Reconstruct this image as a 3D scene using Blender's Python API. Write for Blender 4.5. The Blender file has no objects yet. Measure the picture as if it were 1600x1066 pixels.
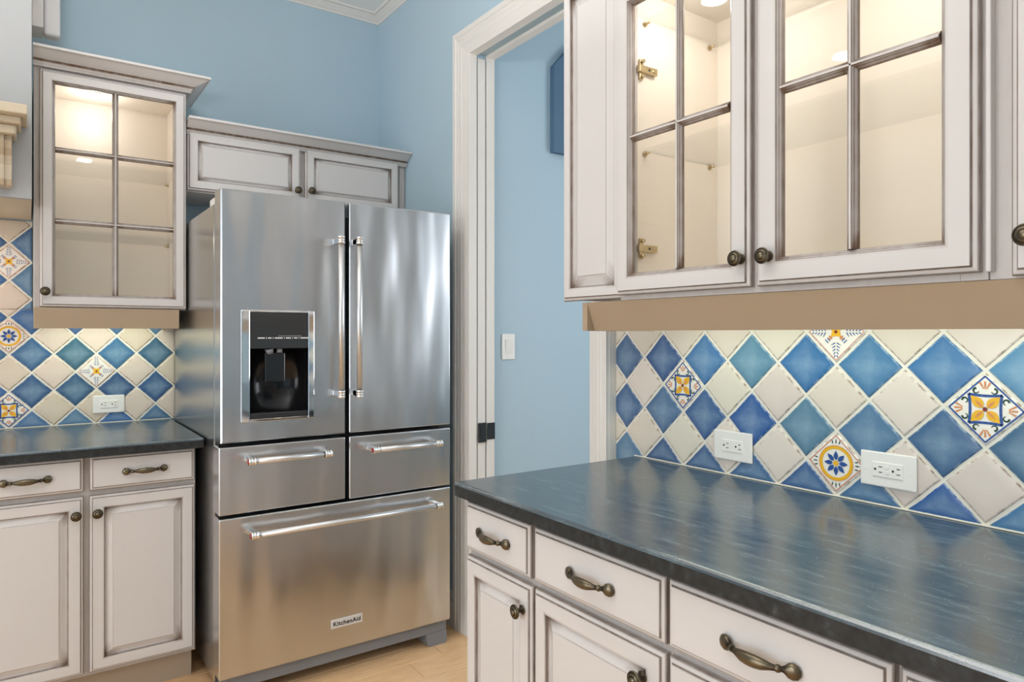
import bpy, bmesh, math, random
from mathutils import Vector, Matrix
random.seed(7)
C = bpy.context.scene.collection
PI = math.pi

# ------------------------------------------------------------------ camera
cam_d = bpy.data.cameras.new('camera')
cam = bpy.data.objects.new('camera', cam_d); C.objects.link(cam)
cam_d.sensor_width = 36.0
cam_d.lens = 1078.48 / 1600 * 36
cam_d.shift_y = -11.85 / 1600
cam_d.clip_start = 0.02
cam.location = (0, 0, 1.3013)
cam.rotation_euler = (PI / 2, 0, -math.radians(35.0294))
bpy.context.scene.camera = cam

# ------------------------------------------------------------------ world, exposure
w = bpy.data.worlds.new('world'); bpy.context.scene.world = w
w.use_nodes = True
w.node_tree.nodes['Background'].inputs[0].default_value = (0.62, 0.78, 1.0, 1)
w.node_tree.nodes['Background'].inputs[1].default_value = 0.6
vs = bpy.context.scene.view_settings
vs.view_transform = 'Standard'; vs.look = 'None'; vs.exposure = 0.35; vs.gamma = 1.0
vs.use_curve_mapping = False

# ------------------------------------------------------------------ lights
def area(name, loc, rot, sx, sy, power, col, spread=PI):
    d = bpy.data.lights.new(name, 'AREA'); d.shape = 'RECTANGLE'; d.size = sx; d.size_y = sy
    d.energy = power; d.color = col; d.spread = spread
    o = bpy.data.objects.new(name, d); C.objects.link(o); o.location = loc; o.rotation_euler = rot
    return o
# daylight lamps added at unseen windows behind and left of the camera
area('added_daylight', (-1.2, -2.93, 1.30), (PI / 2, 0, PI), 2.3, 2.3, 62, (0.96, 0.98, 1.0))
area('added_daylight', (-3.13, 0.7, 1.30), (PI / 2, 0, -PI / 2), 2.3, 2.3, 50, (0.96, 0.98, 1.0))
# added fill lamp aimed up at the ceiling to brighten the far walls
area('added_ceiling_fill', (-0.1, 1.25, 2.05), (PI, 0, 0), 0.5, 0.5, 29, (0.96, 0.98, 1.0))
# unseen lamp added to light the hall behind the pocket door
area('added_daylight', (3.55, 0.6, 1.7), (PI / 2, 0, PI / 2), 1.6, 1.5, 29, (0.96, 0.98, 1.0))
DOWN = [(-0.39, 2.28), (-1.62, 2.29), (-0.39, 0.95), (-1.62, 0.95), (-0.39, -0.5), (-1.62, -0.5), (0.45, -1.7), (-0.9, -1.7), (0.62, 1.6)]
DOWN = DOWN[:8]
for dx, dy in DOWN:
    d = bpy.data.lights.new('downlight_beam', 'AREA'); d.shape = 'DISK'; d.size = 0.13
    d.energy = 0.9; d.color = (1.0, 0.97, 0.93)
    o = bpy.data.objects.new('downlight_beam', d); C.objects.link(o); o.location = (dx, dy, 2.992)
# under-cabinet strips
area('under_cabinet_beam', (1.42, 0.62, 1.380), (0, 0, 0), 0.03, 1.5, 2.3, (0.93, 1.0, 0.86))
area('under_cabinet_beam', (0.265, 3.30, 1.385), (0, 0, 0), 0.42, 0.03, 1.15, (0.93, 1.0, 0.84))
area('hood_beam', (-0.35, 3.15, 1.755), (0, 0, 0), 0.3, 0.1, 1.6, (1.0, 0.86, 0.72))

# ------------------------------------------------------------------ materials
def srgb(r, g, b):
    f = lambda c: (c / 255 / 12.92) if c / 255 <= 0.04045 else ((c / 255 + 0.055) / 1.055) ** 2.4
    return (f(r), f(g), f(b), 1.0)
class MB:
    def __init__(s, name):
        s.m = bpy.data.materials.new(name); s.m.use_nodes = True
        s.t = s.m.node_tree; s.n = s.t.nodes; s.l = s.t.links
        s.b = s.n['Principled BSDF']
    def node(s, typ, **kw):
        n = s.n.new(typ)
        for k, v in kw.items(): setattr(n, k, v)
        return n
    def setp(s, **kw):
        for k, v in kw.items(): s.b.inputs[k.replace('_', ' ')].default_value = v
    def noise(s, scale, vec=(1, 1, 1), detail=4, rough=0.5, coord='Object'):
        tc = s.node('ShaderNodeTexCoord'); mp = s.node('ShaderNodeMapping')
        mp.inputs['Scale'].default_value = vec
        s.l.new(tc.outputs[coord], mp.inputs[0])
        n = s.node('ShaderNodeTexNoise'); n.inputs['Scale'].default_value = scale
        n.inputs['Detail'].default_value = detail; n.inputs['Roughness'].default_value = rough
        s.l.new(mp.outputs[0], n.inputs['Vector']); return n.outputs['Fac']
    def ramp(s, fac, stops):
        r = s.node('ShaderNodeValToRGB'); e = r.color_ramp.elements
        while len(e) < len(stops): e.new(0.5)
        for i, (p, c) in enumerate(stops):
            e[i].position = p; e[i].color = c if len(c) == 4 else (*c, 1)
        s.l.new(fac, r.inputs[0]); return r.outputs[0]
    def mix(s, fac, a, b, mode='MIX'):
        n = s.node('ShaderNodeMix', data_type='RGBA', blend_type=mode)
        for sock, v in ((n.inputs[0], fac), (n.inputs[6], a), (n.inputs[7], b)):
            if hasattr(v, 'is_output'): s.l.new(v, sock)
            else: sock.default_value = v
        return n.outputs[2]
    def math(s, op, a, b=0.0):
        n = s.node('ShaderNodeMath', operation=op)
        for sock, v in ((n.inputs[0], a), (n.inputs[1], b)):
            if hasattr(v, 'is_output'): s.l.new(v, sock)
            else: sock.default_value = v
        return n.outputs[0]
    def attr(s, name):
        n = s.node('ShaderNodeAttribute'); n.attribute_name = name; return n.outputs['Fac']
    def bump(s, h, strength, dist=0.001):
        n = s.node('ShaderNodeBump'); n.inputs['Strength'].default_value = strength
        n.inputs['Distance'].default_value = dist
        s.l.new(h, n.inputs['Height']); s.l.new(n.outputs[0], s.b.inputs['Normal'])
    def col(s, c):
        if hasattr(c, 'is_output'): s.l.new(c, s.b.inputs['Base Color'])
        else: s.b.inputs['Base Color'].default_value = c

def plain(name, c, rough=0.5, metal=0.0, **kw):
    m = MB(name); m.col(c); m.setp(Roughness=rough, Metallic=metal, **kw); return m.m

def cabinet_paint(name, base, base2):
    m = MB(name)
    n1 = m.noise(3.0, detail=3)
    c = m.mix(n1, base, base2)
    g = m.attr('glz')
    n2 = m.noise(60.0, (1, 1, .35), detail=5)
    n3 = m.math('ADD', m.math('MULTIPLY', n2, 0.7), 0.62)
    gg = m.math('MULTIPLY', g, n3)
    cl = m.node('ShaderNodeClamp'); m.l.new(gg, cl.inputs[0])
    c2 = m.mix(cl.outputs[0], c, srgb(98, 74, 54))
    m.col(c2); m.setp(Roughness=0.42)
    m.bump(m.noise(180, detail=2), 0.04); return m.m
M = {}
M['paint'] = cabinet_paint('glazed_cream_paint', srgb(220, 216, 214), srgb(214, 210, 207))
M['valance'] = cabinet_paint('shade_toned_valance_paint', srgb(180, 158, 132), srgb(172, 149, 122))  # shade under the cabinets is put into this darker tan
M['trimwhite'] = cabinet_paint('white_trim_paint', srgb(232, 229, 224), srgb(226, 222, 216))
M['hoodpaint'] = cabinet_paint('hood_paint', srgb(176, 177, 178), srgb(172, 173, 174))
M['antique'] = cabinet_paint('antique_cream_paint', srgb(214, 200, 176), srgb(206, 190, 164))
M['interior'] = plain('cabinet_interior', srgb(236, 226, 213), 0.5)
M['toe'] = plain('toe_kick', srgb(176, 160, 140), 0.6)

def wall_mat(name, c, c2):
    m = MB(name); m.col(m.mix(m.noise(1.2, detail=2), c, c2)); m.setp(Roughness=0.62)
    m.bump(m.noise(115, detail=3, rough=0.6), 0.35, 0.0016); return m.m
M['blue'] = wall_mat('blue_orange_peel_wall', srgb(174, 198, 211), srgb(178, 201, 214))
M['hall_shape'] = wall_mat('slate_blue_shape', srgb(84, 116, 142), srgb(78, 108, 134))
M['ceiling'] = wall_mat('ceiling_paint', srgb(240, 239, 235), srgb(237, 236, 232))

def stone(name, axis):
    m = MB(name)
    st = (1.0, 5.5, 1.0) if axis == 'x' else (5.5, 1.0, 1.0)
    n = m.noise(11.0, st, detail=8, rough=0.68)
    n2 = m.noise(2.2, (1, 1, 1), detail=4)
    n3 = m.noise(300, (1, 1, 1), detail=1)
    c = m.ramp(n, [(0.30, srgb(36, 48, 58)), (0.52, srgb(58, 74, 84)), (0.72, srgb(104, 122, 130))])
    c = m.mix(m.math('MULTIPLY', n2, 0.45), c, srgb(66, 80, 88))
    sp = m.ramp(n3, [(0.74, (0, 0, 0)), (0.79, (1, 1, 1))])
    c = m.mix(m.math('MULTIPLY', sp, 0.35), c, srgb(190, 200, 205))
    m.col(c)
    r = m.ramp(n, [(0.3, (0.16,) * 3), (0.7, (0.26,) * 3)])
    m.l.new(r, m.b.inputs['Roughness'])
    m.setp(IOR=2.4)
    m.bump(n, 0.13, 0.0009); return m.m
M['stone_x'] = stone('soapstone_along_x', 'x'); M['stone_y'] = stone('soapstone_along_y', 'y')
def stone_edge():
    m = MB('soapstone_edge'); n = m.noise(60, detail=6)
    m.col(m.ramp(n, [(0.35, srgb(20, 23, 25)), (0.62, srgb(40, 44, 45)), (0.85, srgb(84, 86, 86))]))
    m.setp(Roughness=0.5); m.bump(n, 0.4, 0.001); return m.m
M['stone_edge'] = stone_edge()

def steel(name, c, rough, wav=0.5, aniso=0.6):
    m = MB(name); m.setp(Metallic=1.0, Roughness=rough, Anisotropic=aniso)
    m.col(m.mix(m.noise(2.5, (1, 1, .4)), c, tuple(x * 0.93 for x in c[:3]) + (1,)))
    tg = m.node('ShaderNodeTangent'); tg.direction_type = 'RADIAL'; tg.axis = 'Z'
    m.l.new(tg.outputs[0], m.b.inputs['Tangent'])
    fine = m.noise(6, (1, 1, 160), detail=2)
    big = m.noise(1.5, (3.2, 1, .75), detail=1.5)
    b1 = m.node('ShaderNodeBump'); b1.inputs['Strength'].default_value = wav; b1.inputs['Distance'].default_value = 0.02
    b2 = m.node('ShaderNodeBump'); b2.inputs['Strength'].default_value = 0.03; b2.inputs['Distance'].default_value = 0.0004
    m.l.new(big, b1.inputs['Height']); m.l.new(b1.outputs[0], b2.inputs['Normal']); m.l.new(fine, b2.inputs['Height'])
    m.l.new(b2.outputs[0], m.b.inputs['Normal']); return m.m
M['steel'] = steel('brushed_stainless', (0.62, 0.625, 0.635, 1), 0.27, 1.7)
M['steel_side'] = steel('satin_side_panel', (0.56, 0.56, 0.55, 1), 0.24, 0.15, 0.4)
M['bar'] = plain('polished_bar', (0.74, 0.74, 0.74, 1), 0.42, 1.0)
M['chrome'] = plain('chrome', (0.82, 0.82, 0.82, 1), 0.06, 1.0)
M['grey'] = plain('grey_plastic', srgb(128, 130, 134), 0.45)
M['black'] = plain('black_gloss', (0.012, 0.013, 0.014, 1), 0.1)
M['panelblack'] = plain('control_panel_grey', srgb(52, 54, 56), 0.12)
M['cavity'] = plain('cavity_black', (0.02, 0.02, 0.022, 1), 0.16, 0.6)
M['dark'] = plain('dark_gap', (0.01, 0.01, 0.01, 1), 0.7)
M['marks'] = plain('white_print', srgb(225, 228, 230), 0.5)
M['red'] = plain('red_medallion', srgb(170, 34, 40), 0.3)
M['whiteplastic'] = plain('white_plastic', srgb(232, 230, 226), 0.3)
M['slot'] = plain('slot_black', (0.02, 0.018, 0.016, 1), 0.6)
M['badge'] = plain('badge_silver', srgb(214, 208, 202), 0.4, 0.0)
M['nickel'] = plain('nickel', srgb(196, 178, 140), 0.3, 1.0)
M['lens'] = MB('lit_lens').m
def emis(name, c, s):
    m = MB(name); m.col((0.8, 0.8, 0.8, 1)); m.setp(Emission_Color=c, Emission_Strength=s); return m.m
M['lens'] = emis('lit_lens', (1, .96, .92, 1), 9)
M['puck'] = emis('lit_puck', (1, .86, .66, 1), 9)
def brass():
    m = MB('antique_brass'); n = m.noise(90, detail=3)
    g = m.attr('glz')
    c = m.mix(n, srgb(132, 120, 96), srgb(96, 88, 74))
    c = m.mix(g, c, srgb(38, 32, 28)); m.col(c); m.setp(Metallic=0.9, Roughness=0.3); return m.m
M['brass'] = brass()
def glass(ior):
    m = bpy.data.materials.new('clear_glass'); m.use_nodes = True; t = m.node_tree; t.nodes.clear()
    o = t.nodes.new('ShaderNodeOutputMaterial'); mx = t.nodes.new('ShaderNodeMixShader')
    tr = t.nodes.new('ShaderNodeBsdfTransparent'); gl = t.nodes.new('ShaderNodeBsdfGlossy'); fr = t.nodes.new('ShaderNodeFresnel')
    tr.inputs[0].default_value = (0.985, 0.99, 0.985, 1); gl.inputs['Roughness'].default_value = 0.01; fr.inputs[0].default_value = ior
    ge = t.nodes.new('ShaderNodeNewGeometry'); sb = t.nodes.new('ShaderNodeMath'); sb.operation = 'SUBTRACT'; sb.inputs[0].default_value = 1.0
    mu = t.nodes.new('ShaderNodeMath'); mu.operation = 'MULTIPLY'
    t.links.new(ge.outputs['Backfacing'], sb.inputs[1]); t.links.new(sb.outputs[0], mu.inputs[0]); t.links.new(fr.outputs[0], mu.inputs[1])
    t.links.new(mu.outputs[0], mx.inputs[0]); t.links.new(tr.outputs[0], mx.inputs[1]); t.links.new(gl.outputs[0], mx.inputs[2])
    t.links.new(mx.outputs[0], o.inputs[0]); return m
M['glass'] = glass(1.5); M['shelf_glass'] = glass(1.22)
M['grout'] = plain('grout', srgb(226, 222, 210), 0.8)
def tile_mat(name, edge_col, edge_amt, lighten, rough, cen):
    m = MB(name)
    oi = m.node('ShaderNodeObjectInfo')
    tc = m.node('ShaderNodeTexCoord')
    n = m.noise(14, detail=5, rough=0.65)
    n2 = m.noise(240, detail=2)
    c = oi.outputs['Color']
    c1 = m.mix(cen, c, lighten)
    f = m.math('MULTIPLY', m.ramp(n, [(0.3, (.25, .25, .25)), (0.7, (1, 1, 1))]), m.ramp(m.attr('mid'), [(0.0, (.08, .08, .08)), (1.0, (1, 1, 1))]))
    c = m.mix(f, c, c1)
    g = m.attr('glz')
    en = m.noise(55, detail=4, rough=0.7)
    e = m.math('MULTIPLY', g, m.ramp(en, [(0.46, (0, 0, 0)), (0.60, (1, 1, 1))]))
    c = m.mix(m.math('MULTIPLY', e, edge_amt), c, edge_col)
    m.col(c); m.setp(Roughness=rough)
    m.bump(n, 0.35, 0.0022)
    return m.m
M['blue_tile'] = tile_mat('blue_glaze', srgb(200, 210, 215), 0.5, srgb(168, 196, 212), 0.2, 0.62)
M['white_tile'] = tile_mat('cream_glaze', srgb(120, 88, 62), 0.95, srgb(226, 220, 208), 0.28, 0.4)
for k, c in dict(d_blue=(48, 84, 150), d_yellow=(232, 178, 40), d_orange=(214, 140, 90), d_green=(44, 84, 74), d_red=(120, 44, 36), d_white=(236, 233, 226), d_terra=(206, 124, 92)).items():
    M[k] = plain('motif_' + k[2:], srgb(*c), 0.25)
def wood():
    m = MB('oak_plank'); oi = m.node('ShaderNodeObjectInfo')
    n = m.noise(9, (1, 14, 1), detail=6, rough=0.6); n2 = m.noise(1.6, (1, 2, 1))
    c = m.ramp(n, [(0.3, srgb(224, 176, 124)), (0.5, srgb(238, 196, 148)), (0.7, srgb(246, 212, 168))])
    c = m.mix(m.math('MULTIPLY', oi.outputs['Random'], 0.45), c, srgb(224, 178, 130))
    m.col(c); m.setp(Roughness=0.36); m.bump(n, 0.12, 0.001); return m.m
M['wood'] = wood()

# ------------------------------------------------------------------ object helpers
WL = {}
def tag(o, label=None, cat=None, group=None, kind=None):
    if label: o['label'] = label
    if cat: o['category'] = cat
    if group: o['group'] = group
    if kind: o['kind'] = kind
    return o
def place(o, parent, wloc):
    WL[o.name] = Vector(wloc)
    if parent: o.parent = parent; o.location = Vector(wloc) - WL[parent.name]
    else: o.location = wloc
def thing(name, label, cat, loc, group=None):
    o = bpy.data.objects.new(name, None); C.objects.link(o); o.empty_display_size = 0.1
    place(o, None, loc); return tag(o, label, cat, group)
def link(name, me, parent=None, wloc=(0, 0, 0), rot=None, label=None):
    o = bpy.data.objects.new(name, me); C.objects.link(o); place(o, parent, wloc)
    if rot: o.rotation_euler = rot
    if label: o['label'] = label
    return o
def mesh(bm, mats, smooth=False, name='mesh'):
    bmesh.ops.recalc_face_normals(bm, faces=bm.faces[:])
    me = bpy.data.meshes.new(name); bm.to_mesh(me); bm.free()
    for m in (mats if isinstance(mats, (list, tuple)) else [mats]): me.materials.append(M[m])
    if smooth: me.polygons.foreach_set('use_smooth', [True] * len(me.polygons))
    return me
def obj(name, bm, mats, parent=None, smooth=False, label=None, wloc=(0, 0, 0)):
    """vertices are in world space; the object's origin is put at the middle of its base"""
    vs_ = bm.verts
    lo = Vector((min(v.co.x for v in vs_), min(v.co.y for v in vs_), min(v.co.z for v in vs_)))
    hi = Vector((max(v.co.x for v in vs_), max(v.co.y for v in vs_), max(v.co.z for v in vs_)))
    o = Vector(((lo.x + hi.x) / 2, (lo.y + hi.y) / 2, lo.z))
    for v in vs_: v.co -= o
    return link(name, mesh(bm, mats, smooth, name), parent, o, label=label)
def NB():
    bm = bmesh.new(); bm.verts.layers.float.new('glz'); bm.verts.layers.float.new('mid'); return bm
def glz(bm): return bm.verts.layers.float['glz']
def box(bm, x0, x1, y0, y1, z0, z1, bev=0.0, mi=0, seg=2, g=0.0):
    x0, x1 = sorted((x0, x1)); y0, y1 = sorted((y0, y1)); z0, z1 = sorted((z0, z1))
    v = [bm.verts.new(p) for p in ((x0, y0, z0), (x1, y0, z0), (x1, y1, z0), (x0, y1, z0), (x0, y0, z1), (x1, y0, z1), (x1, y1, z1), (x0, y1, z1))]
    fs = [bm.faces.new([v[i] for i in q]) for q in ((0, 3, 2, 1), (4, 5, 6, 7), (0, 1, 5, 4), (1, 2, 6, 5), (2, 3, 7, 6), (3, 0, 4, 7))]
    for f in fs: f.material_index = mi
    if g:
        L = glz(bm)
        for q in v: q[L] = g
    if bev > 0:
        es = list({e for f in fs for e in f.edges})
        r = bmesh.ops.bevel(bm, geom=es, offset=bev, segments=seg, affect='EDGES', profile=0.5)
        for f in r['faces']: f.material_index = mi
    return fs
def sbox(name, x0, x1, y0, y1, z0, z1, mat, parent=None, bev=0.0, label=None):
    bm = NB(); box(bm, x0, x1, y0, y1, z0, z1, bev); return obj(name, bm, mat, parent, label=label)
def lathe(bm, prof, seg=20, mat4=None, mi=0):
    """prof: list of (r, h, g); axis = local -Y (out of a front face)"""
    L = glz(bm); rings = []
    for r, h, g in prof:
        if r < 1e-6:
            p = Vector((0, -h, 0)); v = bm.verts.new(mat4 @ p if mat4 else p); v[L] = g; rings.append([v])
        else:
            rg = []
            for i in range(seg):
                a = 2 * PI * i / seg; p = Vector((r * math.cos(a), -h, r * math.sin(a)))
                v = bm.verts.new(mat4 @ p if mat4 else p); v[L] = g; rg.append(v)
            rings.append(rg)
    for a, b in zip(rings, rings[1:]):
        n = max(len(a), len(b))
        for i in range(n):
            q = [a[i % len(a)], a[(i + 1) % len(a)], b[(i + 1) % len(b)], b[i % len(b)]]
            q = list(dict.fromkeys(q))
            if len(q) > 2: bm.faces.new(q).material_index = mi
def cyl(bm, p0, p1, r, seg=16, mi=0, cap=True, r1=None):
    p0, p1 = Vector(p0), Vector(p1); d = (p1 - p0); q = d.to_track_quat('Z', 'Y').to_matrix()
    r1 = r if r1 is None else r1
    A = [bm.verts.new(p0 + q @ Vector((r * math.cos(2 * PI * i / seg), r * math.sin(2 * PI * i / seg), 0))) for i in range(seg)]
    B = [bm.verts.new(p1 + q @ Vector((r1 * math.cos(2 * PI * i / seg), r1 * math.sin(2 * PI * i / seg), 0))) for i in range(seg)]
    for i in range(seg):
        f = bm.faces.new([A[i], A[(i + 1) % seg], B[(i + 1) % seg], B[i]]); f.material_index = mi; f.smooth = True
    if cap:
        for R in (A, B): bm.faces.new(R).material_index = mi
class Fr:
    """frame of a cabinet front: u = right, d = depth into the cabinet, w = up"""
    def __init__(s, kind, plane): s.k = kind; s.p = plane
    def m(s, u, d, w): return Vector((u, s.p + d, w)) if s.k == 'A' else Vector((s.p + d, -u, w))
    def rot(s): return (0, 0, 0) if s.k == 'A' else (0, 0, -PI / 2)
def rings(bm, fr, u0, u1, w0, w1, prof, fill=True, loop=False):
    L = glz(bm); RR = []
    for ins, d, g, gc in prof:
        a0, a1, b0, b1 = u0 + ins, u1 - ins, w0 + ins, w1 - ins
        pts = []
        cs = [(a0, b0), (a1, b0), (a1, b1), (a0, b1)]
        for i in range(4):
            p, q = Vector(cs[i]), Vector(cs[(i + 1) % 4]); ln = (q - p).length; dr = (q - p) / max(ln, 1e-9)
            c1 = min(0.016, ln * .15); c2 = min(0.045, ln * .35)
            for s_, gg in ((0, gc), (c1, g + (gc - g) * .6), (c2, g), (ln - c2, g), (ln - c1, g + (gc - g) * .6)):
                pts.append((p + dr * s_, gg))
        rg = []
        for (pp, gg) in pts:
            v = bm.verts.new(fr.m(pp.x, d, pp.y)); v[L] = gg; rg.append(v)
        RR.append(rg)
    n = 20
    prs = list(zip(RR, RR[1:]))
    if loop: prs.append((RR[-1], RR[0]))
    for a, b in prs:
        for i in range(n): bm.faces.new([a[i], a[(i + 1) % n], b[(i + 1) % n], b[i]])
    if fill: bm.faces.new(RR[-1])
T = 0.02
OUT = [(0, T, .3, .3), (0, .010, .8, .8), (.0012, .0085, .75, .75), (.003, .0065, .15, .15), (.0075, .005, .1, .1), (.0092, .0042, .9, .9), (.0102, .0035, .9, .9), (.0112, 0.0, .04, .04)]
def raised(stile=.044, field=.073):
    s = stile
    return OUT + [(s - .006, 0, 0, .02), (s, .0005, .12, .45), (s + .0012, .0045, .85, 1.0), (s + .003, .0085, .75, 1.0), (s + .005, .0095, .26, 1.0), (s + .009, .0095, .08, .9),
                  (s + .012, .0085, .04, .6), (field - .004, .0025, .04, .10), (field - .0015, .0012, .5, .3), (field, .0008, .03, .03)]
def glazed(stile=.046):
    s = stile
    return OUT + [(s - .006, 0, 0, .02), (s, .0003, .1, .3), (s + .001, .002, .9, 1.0), (s + .003, .004, .3, .9), (s + .005, .0055, .75, 1.0), (s + .008, .008, .4, .9), (s + .010, .012, .85, 1.0), (s + .010, T, .6, .6)]
DRAWER = [(0, T, .3, .3), (0, .009, .85, .85), (.0015, .007, .6, .6), (.003, .0055, .12, .12), (.0075, .004, .1, .1), (.009, .0035, .9, .9), (.0102, .003, .85, .85), (.0112, 0.0, .04, .04), (.02, 0, 0, 0)]

def panel_door(parent, fr, u0, u1, w0, w1, name='door', stile=.044, field=.073):
    bm = NB(); rings(bm, fr, u0, u1, w0, w1, raised(stile, field)); return obj(name, bm, 'paint', parent)
def drawer_front(parent, fr, u0, u1, w0, w1):
    bm = NB(); rings(bm, fr, u0, u1, w0, w1, DRAWER); return obj('drawer', bm, 'paint', parent)
def bar_prof(bm, fr, horiz, c, a, b):
    """muntin: c = centre coordinate, runs from a to b"""
    P = [(-.0105, .016, .8), (-.0105, .011, .9), (-.008, .008, .5), (-.0055, .006, .85), (-.004, .0035, .4), (-.0022, .0018, .9), (-.0018, .0002, .05), (.0018, .0002, .05), (.0022, .0018, .9), (.004, .0035, .4), (.0055, .006, .85), (.008, .008, .5), (.0105, .011, .9), (.0105, .016, .8)]
    L = glz(bm); segs = [(a, 1.0), (a + .012, .6), (a + .035, .0), (b - .035, .0), (b - .012, .6), (b, 1.0)]; RR = []
    for s_, e in segs:
        r = []
        for o_, d, g in P:
            v = bm.verts.new(fr.m(s_, d, c + o_) if horiz else fr.m(c + o_, d, s_)); v[L] = min(1, g + e * .6 * (1 if g > .1 else .1)); r.append(v)
        RR.append(r)
    for A_, B_ in zip(RR, RR[1:]):
        for i in range(len(P) - 1): bm.faces.new([A_[i], A_[i + 1], B_[i + 1], B_[i]])
        bm.faces.new([A_[-1], A_[0], B_[0], B_[-1]])
    bm.faces.new(RR[0]); bm.faces.new(RR[-1])
def glass_door(parent, fr, u0, u1, w0, w1, cols, rows, stile=.046):
    bm = NB(); rings(bm, fr, u0, u1, w0, w1, glazed(stile), fill=False, loop=True); d = obj('glass_door', bm, 'paint', parent)
    s = stile + .010
    g0, g1, h0, h1 = u0 + s, u1 - s, w0 + s, w1 - s
    for c in cols:
        bm = NB(); bar_prof(bm, fr, False, c, h0, h1); obj('muntin', bm, 'paint', d)
    cc = [g0] + list(cols) + [g1]; rr = [h0] + list(rows) + [h1]
    for r in rows:
        for a, b in zip(cc, cc[1:]):
            bm = NB(); bar_prof(bm, fr, True, r, a, b); obj('muntin', bm, 'paint', d)
    for a, b in zip(cc, cc[1:]):
        for r0, r1 in zip(rr, rr[1:]):
            bm = NB(); P0, P1 = fr.m(a, .0165, r0), fr.m(b, .0185, r1)
            box(bm, P0.x, P1.x, P0.y, P1.y, r0, r1); obj('pane', bm, 'glass', d)
    return d
def fbox(bm, fr, u0, u1, d0, d1, w0, w1, bev=0, g=0, mi=0):
    p, q = fr.m(u0, d0, w0), fr.m(u1, d1, w1); box(bm, p.x, q.x, p.y, q.y, w0, w1, bev, g=g, mi=mi)

# shared hardware
def make_knob():
    bm = NB()
    lathe(bm, [(0, 0, .3), (.0105, 0, .5), (.0112, .0018, .2), (.0095, .0035, .7), (.0055, .006, .9), (.0048, .012, .6), (.0062, .016, .9), (.0125, .0185, .5), (.0160, .0205, .2), (.0168, .0225, .1),
               (.0158, .0245, .1), (.0142, .0250, .9), (.0132, .0246, .95), (.0118, .0262, .3), (.0098, .0278, .1), (.0082, .0280, .9), (.0072, .0277, .9), (.0058, .0292, .1), (.003, .0304, 0), (0, .0308, 0)], 26)
    return mesh(bm, 'brass', True, 'knob')
def make_pull():
    bm = NB(); L = glz(bm)
    # arch swept along u with elliptical section
    H = [(-.0715, .0030, .0040, .0030, .5), (-.0680, .0050, .0105, .0046, .2), (-.0610, .0064, .0132, .0058, .05), (-.0540, .0080, .0116, .0064, .2), (-.0485, .0100, .0058, .0052, .9), (-.0455, .0120, .0042, .0042, .9), (-.0420, .0145, .0062, .0058, .3),
         (-.0395, .0160, .0062, .0056, .2), (-.0370, .0172, .0044, .0044, .95), (-.0300, .0200, .0058, .0050, .5), (-.0180, .0235, .0092, .0068, .05), (-.0080, .0250, .0102, .0074, 0), (0, .0254, .0104, .0076, 0)]
    H = H + [(-a, b, c, d, e) for a, b, c, d, e in reversed(H[:-1])]
    seg = 14; RR = []
    for i, (u, dd, rw, rd, g) in enumerate(H):
        a = H[max(0, i - 1)]; b = H[min(len(H) - 1, i + 1)]
        t = Vector((b[0] - a[0], b[1] - a[1])).normalized(); nrm = Vector((-t.y, t.x))
        r = []
        for k in range(seg):
            an = 2 * PI * k / seg; off = nrm * (rd * math.sin(an))
            v = bm.verts.new((u + off.x, -max(0.0002, dd + off.y), rw * math.cos(an))); v[L] = g; r.append(v)
        RR.append(r)
    for A_, B_ in zip(RR, RR[1:]):
        for k in range(seg): bm.faces.new([A_[k], A_[(k + 1) % seg], B_[(k + 1) % seg], B_[k]])
    bm.faces.new(RR[0]); bm.faces.new(RR[-1])
    return mesh(bm, 'brass', True, 'pull')
KNOB, PULL = make_knob(), make_pull()
def knob(parent, fr, u, w_): return link('knob', KNOB, parent, fr.m(u, 0, w_), fr.rot())
def pull(parent, fr, u, w_): return link('pull', PULL, parent, fr.m(u, 0, w_), fr.rot())

def sweep(bm, path, prof, cap=True):
    """path: xy points, outward = right-hand side normal of travel; prof: (out, z, g)"""
    L = glz(bm); n = len(path); RR = []
    P = [Vector(p) for p in path]
    for i in range(n):
        ds = []
        if i > 0: ds.append((P[i] - P[i - 1]).normalized())
        if i < n - 1: ds.append((P[i + 1] - P[i]).normalized())
        nr = [Vector((d.y, -d.x)) for d in ds]
        if len(nr) == 2: mv = (nr[0] + nr[1]); mv = mv / mv.dot(nr[0])
        else: mv = nr[0]
        r = []
        for o_, z, g in prof:
            v = bm.verts.new((P[i].x + mv.x * o_, P[i].y + mv.y * o_, z)); v[L] = g; r.append(v)
        RR.append(r)
    m_ = len(prof)
    for A_, B_ in zip(RR, RR[1:]):
        for k in range(m_): bm.faces.new([A_[k], A_[(k + 1) % m_], B_[(k + 1) % m_], B_[k]])
    if cap: bm.faces.new(RR[0]); bm.faces.new(RR[-1])

# ================================================================== the room
YB = 3.472; XC = 1.553; XB = 1.582; ZC = 3.012
sbox('wall_back', -3.2, XC, YB, YB + .12, 0, ZC, 'blue')['kind'] = 'structure'
bm = NB()
box(bm, XC, XC + .117, 2.53, YB + .12, 0, ZC)            # beyond the door: pocket wall
box(bm, XC, XC + .117, 1.735, 2.53, 2.51, ZC)             # over the door
box(bm, XC, XC + .117, 1.662, 1.735, 0, ZC)
obj('wall_right_far', bm, 'blue')['kind'] = 'structure'
sbox('wall_right', XB, XB + .117, -3.0, 1.6618, 0, ZC, 'blue')['kind'] = 'structure'
bm = NB()   # left wall with a window opening
for a in ((-3.32, -3.2, -3.0, -.55, 0, ZC), (-3.32, -3.2, 1.95, 3.6, 0, ZC), (-3.32, -3.2, -.55, 1.95, 0, .1), (-3.32, -3.2, -.55, 1.95, 2.54, ZC)): box(bm, *a)
obj('wall_left', bm, 'blue')['kind'] = 'structure'
bm = NB()
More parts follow.
